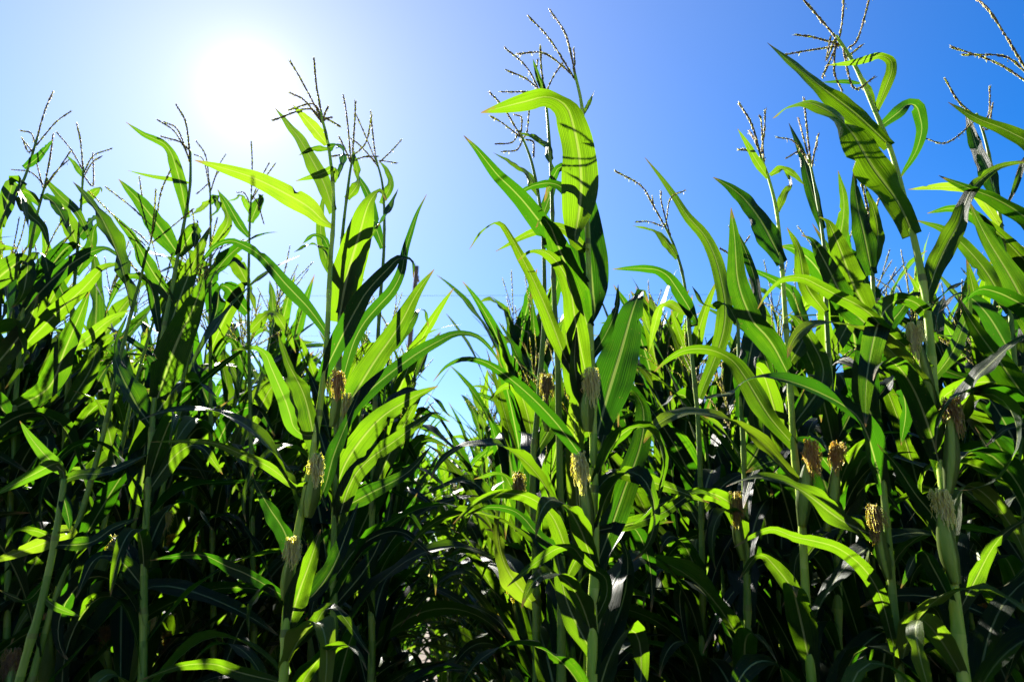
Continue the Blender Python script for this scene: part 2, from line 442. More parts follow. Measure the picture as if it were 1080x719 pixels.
# ------------------------------------------------------------------ a plant traced from the photograph
def traced_leaf(parent, st_px, st_Y, pts, w, dd, roll, rng, mat, dark=False, lit=False, soft=False):
    """a blade whose midrib passes through pixels pts, from the stalk out to its tip; dd = metres the tip lies nearer (-) or farther (+)"""
    sp = np.array(st_px, float)
    dense, _ = spline(sp, 160)
    k = int(np.argmin(np.hypot(dense[:, 0] - pts[0][0], dense[:, 1] - pts[0][1])))
    gap = math.hypot(dense[k][0] - pts[0][0], dense[k][1] - pts[0][1])
    pts = [tuple(p) for p in pts]
    if gap > 5:
        k2 = min(159, max(0, k))
        pts = [tuple(dense[k2])] + pts
    q, Lp = spline(pts, 34)
    s = np.linspace(0, 1, 34)
    Y = st_Y + dd * (s ** 1.2)
    P = np.array([px(q[i][0], q[i][1], Y[i]) for i in range(34)])
    P, L = spline(P[::3] if len(P[::3]) * 3 - 2 == 34 else np.concatenate([P[::3], P[-1:]]), 34)
    T = tangents(P); V = unit(P - np.array(CAM))
    W = unit(np.cross(T, V)); N = np.cross(W, T)
    tq = tangents(q); ang = np.unwrap(np.arctan2(tq[:, 1], tq[:, 0])); kap = np.gradient(ang) / (Lp / 33.0)
    cw = np.clip(np.abs(kap) * w * 0.75, 0, 1.15)
    kern = np.exp(-np.linspace(-2, 2, 9) ** 2); kern /= kern.sum()
    cw = np.convolve(np.pad(cw, 4, mode='edge'), kern, mode='valid')
    sg = 1 if roll >= 0 else -1
    r0 = R(roll)
    if dark:                                                         # a blade turned edge-on to the sun
        S = np.array(SUN_DIR); best = None
        for cand in (-55, -45, -35, -25, 25, 35, 45, 55):
            c = R(cand); Wt = W * math.cos(c) + N * math.sin(c); Nt = np.cross(T, Wt)
            Nt = Nt * -np.sign(np.sum(Nt * V, axis=1, keepdims=True)); q_ = float(np.mean(np.abs(Nt @ S + 0.2)))
            if best is None or q_ < best[0]: best = (q_, cand)
        roll = best[1]; sg = 1 if roll >= 0 else -1; r0 = R(roll)
    elif abs(roll) < 44:                                             # no blade catches the low sun flat on its near face
        Wt = W * math.cos(r0) + N * math.sin(r0); Nt = np.cross(T, Wt); Nt = Nt * -np.sign(np.sum(Nt * V, axis=1, keepdims=True))
        if float(np.mean(Nt @ np.array(SUN_DIR))) > -0.1: roll = -roll; r0 = -r0; sg = -sg
    rl = r0 * (0.75 + 0.5 * s) + sg * cw
    Wr = W * np.cos(rl)[:, None] + N * np.sin(rl)[:, None]
    mb = MB()
    ribbon(mb, P, Wr, w * pxsize(P[len(P) // 3]) * 1.06 / max(0.5, math.cos(r0)), rng, base=0.5, fold=rng.uniform(0.2, 0.5), wave=rng.uniform(0.08, 0.2))
    o = mb.build('leaf', M[mat], parent); (KEEP.add(o.name) if lit or not soft else None)
    if lit: KEYS.extend([P[i] for i in (6, 10, 14, 18, 22, 26)])
    SEEN.extend([P[i] for i in (8, 16, 24)] if lit else [])

def free_leaf(mb_or_parent, base, az, e0, droop, L, w, rng, mat='leaf', kink=None, cols=7, n=22, twist=None):
    """a blade grown from its base: leaves at elevation e0 and bows under its weight"""
    s = np.linspace(0, 1, n); e = e0 - droop * s ** 1.5
    if kink: e = e - kink[1] * (1 / (1 + np.exp(-(s - kink[0]) * 28)))
    azs = az + rng.uniform(-0.5, 0.5) * s ** 1.5
    d = np.stack([np.cos(e) * np.cos(azs), np.cos(e) * np.sin(azs), np.sin(e)], axis=1)
    P = np.array(base) + np.concatenate([np.zeros((1, 3)), np.cumsum((d[:-1] + d[1:]) / 2, axis=0) * (L / (n - 1))])
    W0 = np.stack([-np.sin(azs), np.cos(azs), np.zeros(n)], axis=1); T = tangents(P); N = np.cross(T, W0)
    tw = (rng.gauss(0, 0.55) if twist is None else twist) * s ** 1.2 + rng.gauss(0, 0.12)
    W = W0 * np.cos(tw)[:, None] + N * np.sin(tw)[:, None]
    own = not isinstance(mb_or_parent, MB)
    mb = MB() if own else mb_or_parent
    ribbon(mb, P, W, w, rng, base=0.5, fold=rng.uniform(0.25, 0.6), wave=rng.uniform(0.12, 0.3), cols=cols)
    if own: return mb.build('leaf', M[mat], mb_or_parent)

def along(Q, z):
    i = int(np.argmin(np.abs(Q[:, 2] - z))); return Q[i]

def traced_plant(spec, seed):
    rng = random.Random(seed)
    Y, st = spec['Y'], spec['stalk']
    pts3 = [px(x, y, Y) for x, y in st]
    lean = (pts3[1] - pts3[0]); b = pts3[0]
    g = b - lean / max(0.05, lean[2]) * b[2] * 0.8 if lean[2] > 0 else b.copy()
    g[2] = -0.03
    low = b * 0.5 + g * 0.5
    pts3 = [g, low] + pts3
    root = empty('corn_plant', Vector((g[0], g[1], 0.0)))
    tag(root, spec['label'], 'corn plant', spec.get('group', 'corn plants along the front edge of the field'))
    mb, Q = stalk_mesh(pts3, spec.get('r0', 0.0125), spec.get('r1', 0.003), rng)
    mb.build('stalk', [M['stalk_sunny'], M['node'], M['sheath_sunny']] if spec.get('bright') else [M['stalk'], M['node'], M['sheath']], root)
    if spec.get('bright'):
        for z in np.linspace(0.95, 1.75, 9): KEYS.append(along(Q, z) + np.array(SUN_DIR) * 0.03)
    for L in spec['leaves']:
        pts, w = L[0], L[1]
        o = L[2] if len(L) > 2 else {}
        lp = sum(math.hypot(pts[i + 1][0] - pts[i][0], pts[i + 1][1] - pts[i][1]) for i in range(len(pts) - 1)) * Y / FPX
        dd = o.get('d', rng.choice((-1, 1)) * rng.uniform(0.1, 0.35) * lp)
        traced_leaf(root, st, Y, pts, w, dd, o.get('r', rng.uniform(-25, 25)), rng, 'leaf_yellow' if o.get('y') else 'leaf', o.get('k', rng.random() < spec.get('dark', 0.3) and 'r' not in o), o.get('y') or o.get('l'), spec.get('soft'))
    top = pts3[-1]; ax = unit(pts3[-1] - pts3[-2])
    if spec.get('tassel'):
        br = []
        for t in spec['tassel']:
            if len(t) == 2 and not isinstance(t[0], tuple): t = (t,)
            pl = [px(x, y, Y + rng.uniform(-0.05, 0.05) * (i + 1) / len(t)) for i, (x, y) in enumerate(t)]
            st0 = along(Q, top[2] - rng.uniform(0.0, 0.05))
            a = np.array(st0); e = pl[-1]
            mid = (a + e) / 2 + ax * np.linalg.norm(e - a) * rng.uniform(0.01, 0.06) if len(pl) == 1 else None
            br.append([a] + ([mid] if mid is not None else []) + pl)
        tassel_build(root, top, br[0], br[1:], rng)
    for e in spec.get('ears', []):
        (bx, by), (tx, ty), rp, silk, lab = e
        dY = -0.03
        e0, e1 = px(bx, by, Y + dY * 0.3), px(tx, ty, Y + dY)
        KEEP.add(ear_build(root, e0, e1, rp * Y * 0.74 / FPX, silk, rng, lab).name)
        up = unit(e1 - e0)
        for t in (0.35, 0.7, 1.0): KEYS.append(e0 + (e1 - e0) * t + np.array(SUN_DIR) * 0.035); SEEN.append(e0 + (e1 - e0) * t)
        KEYS.append(e1 + up * 0.03 + np.array(SUN_DIR) * 0.03); SEEN.append(e1 + up * 0.03)
    # the leaves lower down that the photograph only shows as a dark tangle
    nf, zt = (24, 1.5) if spec.get('fill', 0) > 1 else (4, 0.4)
    az0 = rng.uniform(0, 6.28)
    for k in range(nf):
        z = 0.2 + (zt - 0.2) * (k + 0.5) / nf
        az = az0 + math.pi * k + rng.gauss(0, 0.6); front = math.sin(az) < -0.35
        free_leaf(root, along(Q, z), az, R(rng.uniform(55, 80)), R(rng.uniform(90, 165)), rng.uniform(0.28, 0.42) if front else rng.uniform(0.38, 0.62), rng.uniform(0.045, 0.06) if front else rng.uniform(0.05, 0.08), rng,
                  'leaf_yellow' if rng.random() < 0.1 else 'leaf', (rng.uniform(0.3, 0.7), R(rng.uniform(40, 100))) if rng.random() < 0.4 else None)
    for ch in root.children_recursive:
        ch.data.transform(Matrix.Translation(-root.location))
    return root

def grown_plant(seed, detail=True, h=None, joined=False):
    """a whole corn plant grown about the origin"""
    rng = random.Random(seed)
    h = h or rng.uniform(2.02, 2.16)                                  # height of the tassel's foot
    root = None if joined else empty('corn_plant', (0, 0, 0))
    lx, ly = rng.gauss(0, 0.05), rng.gauss(0, 0.05)
    pts = [np.array([lx * (max(z, 0) / h) ** 1.6 + 0.006 * math.sin(z * 7 + seed), ly * (max(z, 0) / h) ** 1.6 + 0.006 * math.cos(z * 6), z]) for z in np.linspace(-0.03, h, 9)]
    mb, Q = stalk_mesh(pts, 0.0125, 0.0032, rng)
    big = MB()
    if joined: tube(big, Q[::6], np.linspace(0.0125, 0.0032, len(Q[::6])), 6, True, 1)
    else: mb.build('stalk', [M['stalk'], M['node'], M['sheath']], root)
    n = rng.randint(14, 16); a0 = rng.uniform(0, 6.28)
    for k in range(n):
        f = k / (n - 1); z = 0.14 + (h - 0.20) * (f ** 0.92)
        az = a0 + math.pi * k + rng.gauss(0, 0.38)
        sz = 1 - 0.5 * max(0, (f - 0.72) / 0.28) - 0.25 * max(0, (0.25 - f) / 0.25)
        e0 = R(rng.uniform(54, 76) + 12 * f)
        dr = R(rng.uniform(50, 125) * (1 - 0.30 * f)) * (0.35 if f > 0.4 and rng.random() < 0.45 else 1.0)
        kink = (rng.uniform(0.35, 0.75), R(rng.uniform(50, 105))) if rng.random() < 0.32 else None
        if kink: dr *= 0.45
        free_leaf(big if joined else root, along(Q, z), az, e0, dr, rng.uniform(0.64, 0.9) * sz, rng.uniform(0.080, 0.112) * (0.55 + 0.45 * sz), rng,
                  ('dry' if f < 0.12 and rng.random() < 0.5 else 'leaf_yellow') if rng.random() < (0.3 if f < 0.25 else 0.05) else 'leaf', kink, cols=5 if joined else 7, n=14 if joined else 22)
    top = Q[-1]; ax = unit(Q[-1] - Q[-6]); axis = [top + (ax + np.array([rng.gauss(0, .05), rng.gauss(0, .05), 0]) * t) * t * rng.uniform(0.26, 0.27) for t in np.linspace(0, 1, 4)]
    br = []
    for k in range(rng.randint(5, 8)):
        st = top + ax * rng.uniform(-0.01, 0.07); az = rng.uniform(0, 6.28); e = R(rng.uniform(30, 75)); L = rng.uniform(0.13, 0.22)
        d = np.array([math.cos(e) * math.cos(az), math.cos(e) * math.sin(az), math.sin(e)]); dn = rng.uniform(-0.25, 0.3)
        br.append([st, st + d * L * 0.5, st + d * L + np.array([0, 0, -dn * L * 0.5])])
    if joined:
        for b in [axis] + br: tube(big, np.array(b), np.linspace(0.0032, 0.0022, len(b)), 4, True, 2)
    else: tassel_build(root, top, axis, br, rng, 0.6)
    ears = 0 if joined else rng.choice((1, 1, 2))
    for k in range(ears):
        z = rng.uniform(0.85, 1.15) + 0.16 * k; az = a0 + math.pi * k + rng.gauss(0, 0.4); d = np.array([math.cos(az), math.sin(az), 0])
        b = along(Q, z) + d * 0.016; ear_build(root, b, b + d * rng.uniform(0.03, 0.06) + np.array([0, 0, rng.uniform(0.19, 0.23)]), rng.uniform(0.019, 0.024), rng.choice(('silk_brown', 'silk_brown', 'silk_dark', 'silk_blond')), rng)
    if joined: return big.build('corn_plant', [M['leaf'], M['stalk'], M['tassel']])
    return root

# ------------------------------------------------------------------ the setting
gm = MB()
k, half = 120, 1.0
xs = np.concatenate([-np.geomspace(900, 9, 14), np.linspace(-8, 8, 90), np.geomspace(9, 900, 14)])
ys = np.concatenate([-np.geomspace(900, 4, 12), np.linspace(-3, 14, 90), np.geomspace(15, 900, 14)])
rg = random.Random(5); vs = []
ROWD = np.array([-0.09, 1.0]); ROWD /= np.linalg.norm(ROWD)
for y in ys:
    for x in xs:
        near = 1.0 if abs(x) < 8.5 and -3.5 < y < 14.5 else 0.0
        off = x + 0.09 * y
        vs.append((x, y, near * (rg.uniform(-0.02, 0.02) + 0.03 * math.cos(off * 2 * math.pi / 0.62)) - 0.02))
nx = len(xs)
gm.add(vs, [(j * nx + i, j * nx + i + 1, (j + 1) * nx + i + 1, (j + 1) * nx + i) for j in range(len(ys) - 1) for i in range(nx - 1)])
tag(gm.build('ground', M['soil']), kind='structure')

lm = MB(); rl = random.Random(31)
for k in range(420):                                                 # dry blades fallen between the rows
    y = rl.uniform(0.7, 7.0); x = rl.uniform(-0.9, 0.9) * (y * 0.8 + 0.6); a = rl.uniform(0, 6.28); L = rl.uniform(0.06, 0.4); dx, dy = math.cos(a), math.sin(a)
    P = np.array([(x + dx * L * t + 0.03 * math.sin(5 * t + k) * dy, y + dy * L * t, 0.025 + 0.05 * math.sin(math.pi * t) * rl.random()) for t in np.linspace(0, 1, 9)])
    tw = rl.uniform(-0.7, 0.7)
    ribbon(lm, P, np.array([(-dy * math.cos(tw), dx * math.cos(tw), math.sin(tw))] * 9), rl.uniform(0.015, 0.06), rl, fold=0.6, wave=0.3, cols=5)
tag(lm.build('leaf_litter', M['dry']), 'dry fallen corn leaves scattered on the soil between the rows', 'leaf litter', kind='stuff')

# far behind the corn: two wooden poles carrying a pair of cables
def utility_pole(loc, h, lean, label):
    root = empty('utility_pole', loc)
    mb = MB(); zs = np.linspace(-0.4, h, 12)
    tube(mb, np.array([(lean * z / h, 0, z) for z in zs]), np.linspace(0.13, 0.09, 12), 12); mb.build('pole', M['wood'], root)
    cz = h - 0.35; cx = lean * cz / h
    mb = MB(); tube(mb, np.array([(cx, -0.75, cz), (cx, 0.75, cz)]), [0.055, 0.055], 4); mb.build('crossarm', M['wood'], root)
    for y in (-0.6, 0.6):
        mb = MB(); tube(mb, np.array([(cx, y, cz + 0.05), (cx, y, cz + 0.10), (cx, y, cz + 0.13), (cx, y, cz + 0.17), (cx, y, cz + 0.2)]), [0.02, 0.045, 0.03, 0.045, 0.02], 10); mb.build('insulator', M['ceramic'], root)
    tag(root, label, 'utility pole', 'utility poles behind the field')
    return root
PY = 26.0
q1, q2 = px(427, 281, PY), px(1180, 262, PY)
utility_pole((q1[0], PY, 0), q1[2], 0.5, 'weathered wooden utility pole showing between leaves left of the sky gap')
q0x = -34.0
for sy, pxy, lab in ((-0.6, 318, 'upper of the two thin cables crossing the sky behind the corn'), (0.6, 349, 'lower of the two thin cables crossing the sky behind the corn')):
    zc = px(500, pxy, PY)[2]
    mb = MB()
    xs_ = np.linspace(-45, 45, 60)
    tube(mb, np.array([(x, PY + sy, zc + 0.0006 * (x + 10) ** 2 * 0.3) for x in xs_]), [0.006] * 60, 5)
    tag(mb.build('power_cable', M['cable']), lab, 'power cable', 'power cables behind the field')

# ------------------------------------------------------------------ plants along the field's edge, traced
FRONT = []
FRONT.append(dict(label='tall sunlit corn plant left of the sky gap, pale silk tuft midway up its stalk', bright=1, Y=1.40, r0=0.0125, fill=4, fill_to=0.75,
  stalk=[(299,719),(301,665),(307,605),(317,545),(328,490),(337,430),(344,370),(348,285),(352,215),(347,158),(338,118)],
  leaves=[
   ([(352,224),(340,190),(318,150),(303,130),(290,114)],17,dict(r=35)),
   ([(345,153),(335,140),(322,125),(309,111)],14,dict(y=1)),
   ([(346,157),(330,157),(315,164)],7,{}),
   ([(345,156),(357,153),(362,160),(361,173),(355,188),(349,197)],13,{}),
   ([(346,238),(330,222),(310,209),(268,188),(230,176),(205,169)],23,dict(y=1,r=10)),
   ([(352,193),(354,177),(340,183),(312,191)],11,dict(y=1)),
   ([(346,285),(344,268),(330,258),(310,266)],11,{}),
   ([(347,262),(340,250),(330,248),(319,257)],9,{}),
   ([(338,403),(352,372),(382,315),(402,291),(425,270),(435,277),(436,293)],22,dict(r=15,l=1)),
   ([(304,663),(316,622),(327,592),(338,558)],26,dict(r=5,l=1)),
   ([(302,630),(262,606),(235,595),(215,585),(180,587),(158,591)],14,dict(r=30,l=1)),
   ([(296,719),(250,708),(225,700),(190,702),(148,717)],15,dict(r=25,l=1)),
   ([(313,455),(302,425),(287,390),(278,371),(265,366),(243,370)],18,dict(y=1,r=5)),
   ([(334,475),(322,420),(305,385),(298,366),(293,350)],22,dict(r=50)),
   ([(309,590),(300,560),(284,535),(270,510),(266,498)],20,dict(r=45)),
   ([(312,514),(285,493),(255,479),(225,467),(190,465),(158,466)],10,dict(y=1,r=30)),
   ([(314,520),(324,510),(337,520),(345,538)],13,{}),
   ([(346,354),(328,328),(300,298),(275,270),(250,256),(230,257),(203,288)],15,dict(r=15,l=1)),
   ([(322,540),(340,520),(352,480),(368,440),(380,410)],18,dict(r=30)),
   ([(303,640),(325,632),(350,600),(368,556),(378,530)],24,dict(r=35,d=0.1)),
   ([(300,690),(330,660),(352,640),(390,690)],16,{}),
   ([(304,640),(285,620),(265,640),(262,672)],14,{}),
  ],
  tassel=[((334,92),(331,62)),((318,85),(306,65)),((325,115),(288,127)),((322,107),(306,98)),((346,113),),((350,124),),((358,133),),((330,110),(305,116))],
  ears=[((325,545),(333,490),10,'silk_blond','ear with a loose pale silk tuft'),((300,632),(308,578),8,'silk_blond',None),((350,450),(356,402),7,'silk_brown','ear with short brown silk')]))
FRONT.append(dict(label='corn plant with one broad blade folded over at its top, beside the pale silked plant', Y=1.62, fill=5, fill_to=0.8,
  stalk=[(352,700),(352,600),(354,500),(357,400),(358,338),(360,262),(368,190),(373,160)],
  leaves=[
   ([(357,340),(366,292),(379,247),(389,214),(402,201),(408,212)],36,dict(r=5,l=1)),
   ([(362,255),(385,240),(401,236),(410,222),(420,199)],14,{}),
   ([(366,210),(378,192),(376,176),(372,158)],12,dict(r=40)),
   ([(356,420),(378,350),(418,300),(428,262),(440,225),(450,205)],15,{}),
   ([(354,450),(376,412),(397,378),(420,345),(440,308),(458,284)],28,dict(r=8,l=1)),
   ([(354,470),(380,422),(432,378),(475,354),(495,352),(513,362),(530,388)],17,dict(r=25,l=1)),
   ([(353,518),(368,482),(400,442),(435,419),(462,407)],29,dict(r=5,l=1)),
   ([(352,565),(375,500),(420,462),(462,433),(470,440)],22,dict(r=15)),
   ([(358,330),(372,290),(382,262),(401,235)],16,{}),
   ([(359,300),(345,275),(338,240),(342,200)],13,{}),
   ([(353,540),(390,520),(430,498),(455,470)],18,dict(r=30)),
   ([(352,610),(380,575),(420,560),(455,585)],16,dict(r=20)),
   ([(352,640),(385,600),(405,560),(414,520)],20,dict(r=30)),
  ],
  tassel=[((374,130),(375,108)),((366,125),(362,100)),((358,145),),((350,165),),((386,150),(392,122)),((398,165),)],
  ears=[((362,470),(366,425),7,'silk_blond',None)]))
FRONT.append(dict(label='corn plant with bare spread tassel nearest the sky gap in the sunny left cluster', soft=1, Y=1.9, fill=6, fill_to=1.0,
  stalk=[(392,700),(392,560),(396,420),(400,330),(405,260),(404,200),(396,165)],
  leaves=[
   ([(404,262),(395,235),(388,205),(372,178)],13,{}),
   ([(402,215),(412,195),(408,180),(400,170)],10,{}),
   ([(400,330),(412,300),(416,260),(420,235)],14,{}),
   ([(398,380),(425,350),(445,325),(452,345)],16,{}),
   ([(396,420),(380,380),(368,330),(362,300)],16,{}),
   ([(395,450),(420,420),(450,415),(475,440)],16,{}),
   ([(393,520),(415,470),(436,430),(448,410)],18,{}),
   ([(392,600),(420,560),(440,520)],16,{}),
  ],
  tassel=[((393,140),(391,118)),((384,140),(376,122)),((378,152),(368,145)),((412,160),(423,148)),((406,170),(418,172)),((386,160),)]))
FRONT.append(dict(label='tallest middle corn plant right of the gap, one huge blade hanging down its side', bright=1, Y=1.30, r0=0.0135, fill=3, fill_to=0.8,
  stalk=[(624,719),(627,600),(627,530),(626,480),(625,400),(622,330),(620,250),(618,180),(614,115),(605,72)],
  leaves=[
   ([(607,262),(613,200),(609,152),(598,114),(586,102),(560,106),(507,119)],42,dict(r=10,d=-0.2,l=1)),
   ([(628,342),(624,295),(619,252),(613,208),(605,180),(593,174),(583,188),(574,213)],42,dict(r=5,d=0.12,l=1)),
   ([(617,300),(585,255),(550,210),(525,185),(505,160),(489,143)],24,dict(r=8,d=-0.2)),
   ([(616,225),(590,196),(562,196),(538,211)],13,{}),
   ([(622,410),(600,385),(580,335),(560,290),(545,262),(532,238),(520,234),(507,245),(495,263)],16,dict(r=40,d=-0.2)),
   ([(620,345),(608,308),(592,268),(580,238),(572,230),(565,240)],30,dict(r=10,d=-0.2,l=1)),
   ([(619,262),(590,240),(560,246),(523,265)],12,{}),
   ([(621,410),(608,345),(600,300),(585,274),(565,263),(546,275)],24,dict(r=15,d=-0.2,l=1)),
   ([(622,460),(606,410),(597,360),(600,316)],20,dict(r=10,l=1)),
   ([(630,458),(640,420),(655,370),(668,325),(677,306),(684,320)],48,dict(r=3,d=0.18,l=1)),
   ([(625,498),(590,450),(562,420),(535,397),(512,382),(490,378),(472,385),(457,402)],16,dict(r=30)),
   ([(629,597),(645,555),(660,512),(674,475),(679,440),(672,415),(660,410),(653,425),(652,450)],30,dict(r=18,d=0.06,l=1)),
   ([(627,655),(640,627),(636,604),(620,597),(606,578),(588,578),(560,597),(535,618)],18,dict(r=20,d=-0.2,l=1)),
   ([(628,590),(600,580),(583,545),(560,525),(530,520),(505,527),(478,552)],18,dict(r=30,d=-0.1)),
   ([(628,580),(600,580),(572,568),(545,540),(512,535),(488,546)],14,dict(r=35)),
   ([(614,122),(620,112),(627,96)],5,{}),
   ([(626,440),(614,420),(606,385),(608,345)],18,{}),
   ([(622,380),(640,350),(650,325),(652,300)],14,dict(r=35)),
   ([(626,520),(650,500),(700,512),(748,530)],18,dict(r=20)),
   ([(627,560),(665,552),(700,540),(735,518),(760,528)],15,{}),
   ([(625,690),(600,640),(590,600),(585,570)],24,dict(r=15)),
   ([(626,700),(655,640),(662,590),(650,560)],26,dict(r=25,d=0.1)),
  ],
  tassel=[((597,38),(580,11)),((580,42),(558,18)),((575,57),(546,57)),((606,66),(605,52))],
  ears=[((620,455),(623,400),10,'silk_blond','ear with thick pale yellow silk'),((622,565),(612,490),9,'silk_blond','ear with drooping greenish silk')]))
FRONT.append(dict(label="corn plant with dark many fingered tassel, just left of the tallest middle plant's top", soft=1, Y=1.45, fill=5, fill_to=0.9,
  stalk=[(592,700),(592,600),(590,480),(588,380),(584,300),(582,200),(578,130),(574,96)],
  leaves=[
   ([(577,102),(568,82),(562,62)],7,dict(r=20)),
   ([(582,170),(575,152),(562,144),(547,140)],11,{}),
   ([(584,215),(590,195),(596,170),(600,150)],14,{}),
   ([(586,330),(574,300),(560,300),(548,330)],14,{}),
   ([(588,380),(600,345),(596,300),(590,270)],16,{}),
   ([(589,440),(570,400),(565,370),(555,395)],14,{}),
   ([(590,480),(610,430),(612,390),(600,360)],16,{}),
   ([(592,560),(570,520),(540,500),(505,520)],16,{}),
   ([(592,600),(560,560),(556,520),(552,490)],18,{}),
   ([(592,620),(615,580),(640,575),(660,600)],16,{}),
  ],
  tassel=[((571,72),(570,50)),((556,72),(533,51)),((556,84),(534,74)),((555,97),(528,97)),((583,82),(593,67)),((566,78),(567,64))],
  ears=[((577,455),(576,405),6,'silk_dark','ear with shrivelled dark brown silk')]))
FRONT.append(dict(label="corn plant with pale tassel leaning left, on the tallest middle plant's left flank", soft=1, Y=1.55, fill=5, fill_to=0.9,
  stalk=[(566,700),(565,600),(562,500),(568,420),(574,330),(572,240),(562,176),(548,138)],
  leaves=[
   ([(568,205),(555,182),(540,172),(520,161)],8,{}),
   ([(570,235),(580,205),(584,185),(578,165)],12,{}),
   ([(573,290),(558,262),(546,255),(530,280)],11,{}),
   ([(574,340),(585,310),(588,290),(580,262)],14,{}),
   ([(572,380),(556,350),(540,320),(534,290)],13,{}),
   ([(568,430),(548,380),(546,345),(553,320)],18,{}),
   ([(564,480),(585,440),(590,400),(586,370)],16,{}),
   ([(563,520),(530,470),(515,440),(498,450)],16,{}),
   ([(565,580),(545,530),(530,500),(500,505)],16,{}),
   ([(565,640),(535,600),(525,560),(530,520)],20,dict(y=1)),
  ],
  tassel=[((532,115),(517,98)),((530,130),(518,123)),((540,150),(523,152)),((556,138),(558,118)),((545,158),(530,160)),((562,150),(563,165)),((550,125),(543,121))],
  ears=[((546,560),(547,510),6,'silk_dark',None)]))
FRONT.append(dict(label='closest right hand corn plant, thick bare stalk leaning left with ears close to it', bright=1, Y=1.22, r0=0.0145, r1=0.0035, fill=3, fill_to=0.6,
  stalk=[(1017,719),(1010,660),(1003,600),(996,520),(988,450),(983,385),(977,320),(968,270),(955,215),(940,160),(922,115),(902,70),(882,38)],
  leaves=[
   ([(963,248),(948,214),(920,175),(895,135),(870,115),(848,108),(830,114),(815,125)],32,dict(k=1,d=-0.15)),
   ([(939,154),(905,122),(868,93),(838,68),(809,45)],19,dict(k=1,d=-0.1)),
   ([(923,119),(935,90),(941,68),(930,59),(900,66),(872,69)],12,dict(r=10)),
   ([(928,134),(948,118),(962,108),(969,120),(972,138),(965,162),(956,176),(948,191)],16,dict(r=5)),
   ([(907,88),(890,86),(867,87)],5,{}),
   ([(922,112),(914,92),(902,74)],8,{}),
   ([(976,320),(985,290),(998,260),(1014,230),(1021,206),(1040,185),(1060,174),(1090,170)],23,dict(k=1,d=-0.1)),
   ([(981,388),(955,365),(930,345),(913,326),(890,315),(865,302),(845,293),(818,298),(799,326)],18,dict(r=35,d=-0.2)),
   ([(989,472),(1010,446),(1025,405),(1040,388),(1065,365),(1090,348)],23,dict(r=45)),
   ([(1008,652),(1028,612),(1045,580),(1062,560),(1090,543)],16,dict(r=30)),
   ([(998,570),(985,545),(965,520),(945,490),(925,468)],18,dict(r=40)),
   ([(977,330),(960,316),(940,320),(925,345),(914,400),(913,450)],28,dict(r=6,d=-0.15)),
   ([(1006,640),(985,600),(970,580),(950,620)],18,{}),
   ([(984,400),(1005,370),(1020,330),(1022,300)],16,dict(d=0.2)),
  ],
  tassel=[((865,20),(846,-2)),((889,15),(890,-12)),((905,40),(918,-5)),((860,40),(840,37)),((855,53),(828,58)),((872,62),(876,40)),((880,75),(888,95)),((893,60),(909,48)),((868,80),(872,70)),((900,92),(922,82))],
  ears=[((1000,520),(1001,432),10,'silk_dark','ear with dark brown dried silk'),((1008,615),(992,530),11,'silk_blond','ear with sparse yellow silk'),((985,430),(966,352),7,'silk_blond','small ear with bright yellow silk')]))
FRONT.append(dict(label='corn plant with orange brown silk on two ears, left of the thick bare stalk', bright=1, Y=1.38, fill=3, fill_to=0.7,
  stalk=[(856,719),(850,630),(845,540),(838,480),(834,420),(828,330),(824,272),(819,222),(810,186),(802,165)],
  leaves=[
   ([(826,278),(805,237),(785,210),(768,196),(752,187)],25,dict(k=1)),
   ([(810,188),(798,170),(788,152),(778,136)],9,{}),
   ([(812,185),(825,178),(838,185),(848,195)],9,{}),
   ([(820,224),(827,205),(834,192),(826,178)],9,{}),
   ([(834,400),(813,360),(795,340),(779,300),(775,255),(771,219)],30,dict(r=5,l=1)),
   ([(842,505),(893,455),(850,408),(812,398),(785,402),(769,418)],1,{}),
   ([(846,560),(880,545),(845,518),(812,504),(785,506),(768,512)],1,{}),
   ([(838,470),(812,440),(790,405),(772,380),(745,368),(715,372),(690,392)],22,dict(r=18)),
   ([(832,385),(850,350),(840,335),(826,340)],18,{}),
   ([(848,600),(880,575),(862,571),(840,567),(820,558),(800,562),(774,577)],1,{}),
   ([(836,450),(868,400),(856,360),(832,330),(826,336)],24,dict(r=12)),
   ([(850,640),(820,600),(800,585),(780,610)],18,{}),
   ([(848,590),(875,560),(905,560),(940,600)],18,dict(r=20)),
  ],
  tassel=[((793,132),(780,110)),((806,140),(807,117)),((797,150),(790,138)),((790,160),(780,158)),((803,130),(801,122))],
  ears=[((846,555),(855,476),10,'silk_brown','ear with a thick orange brown silk beard'),((872,560),(882,478),8,'silk_brown',None)]))
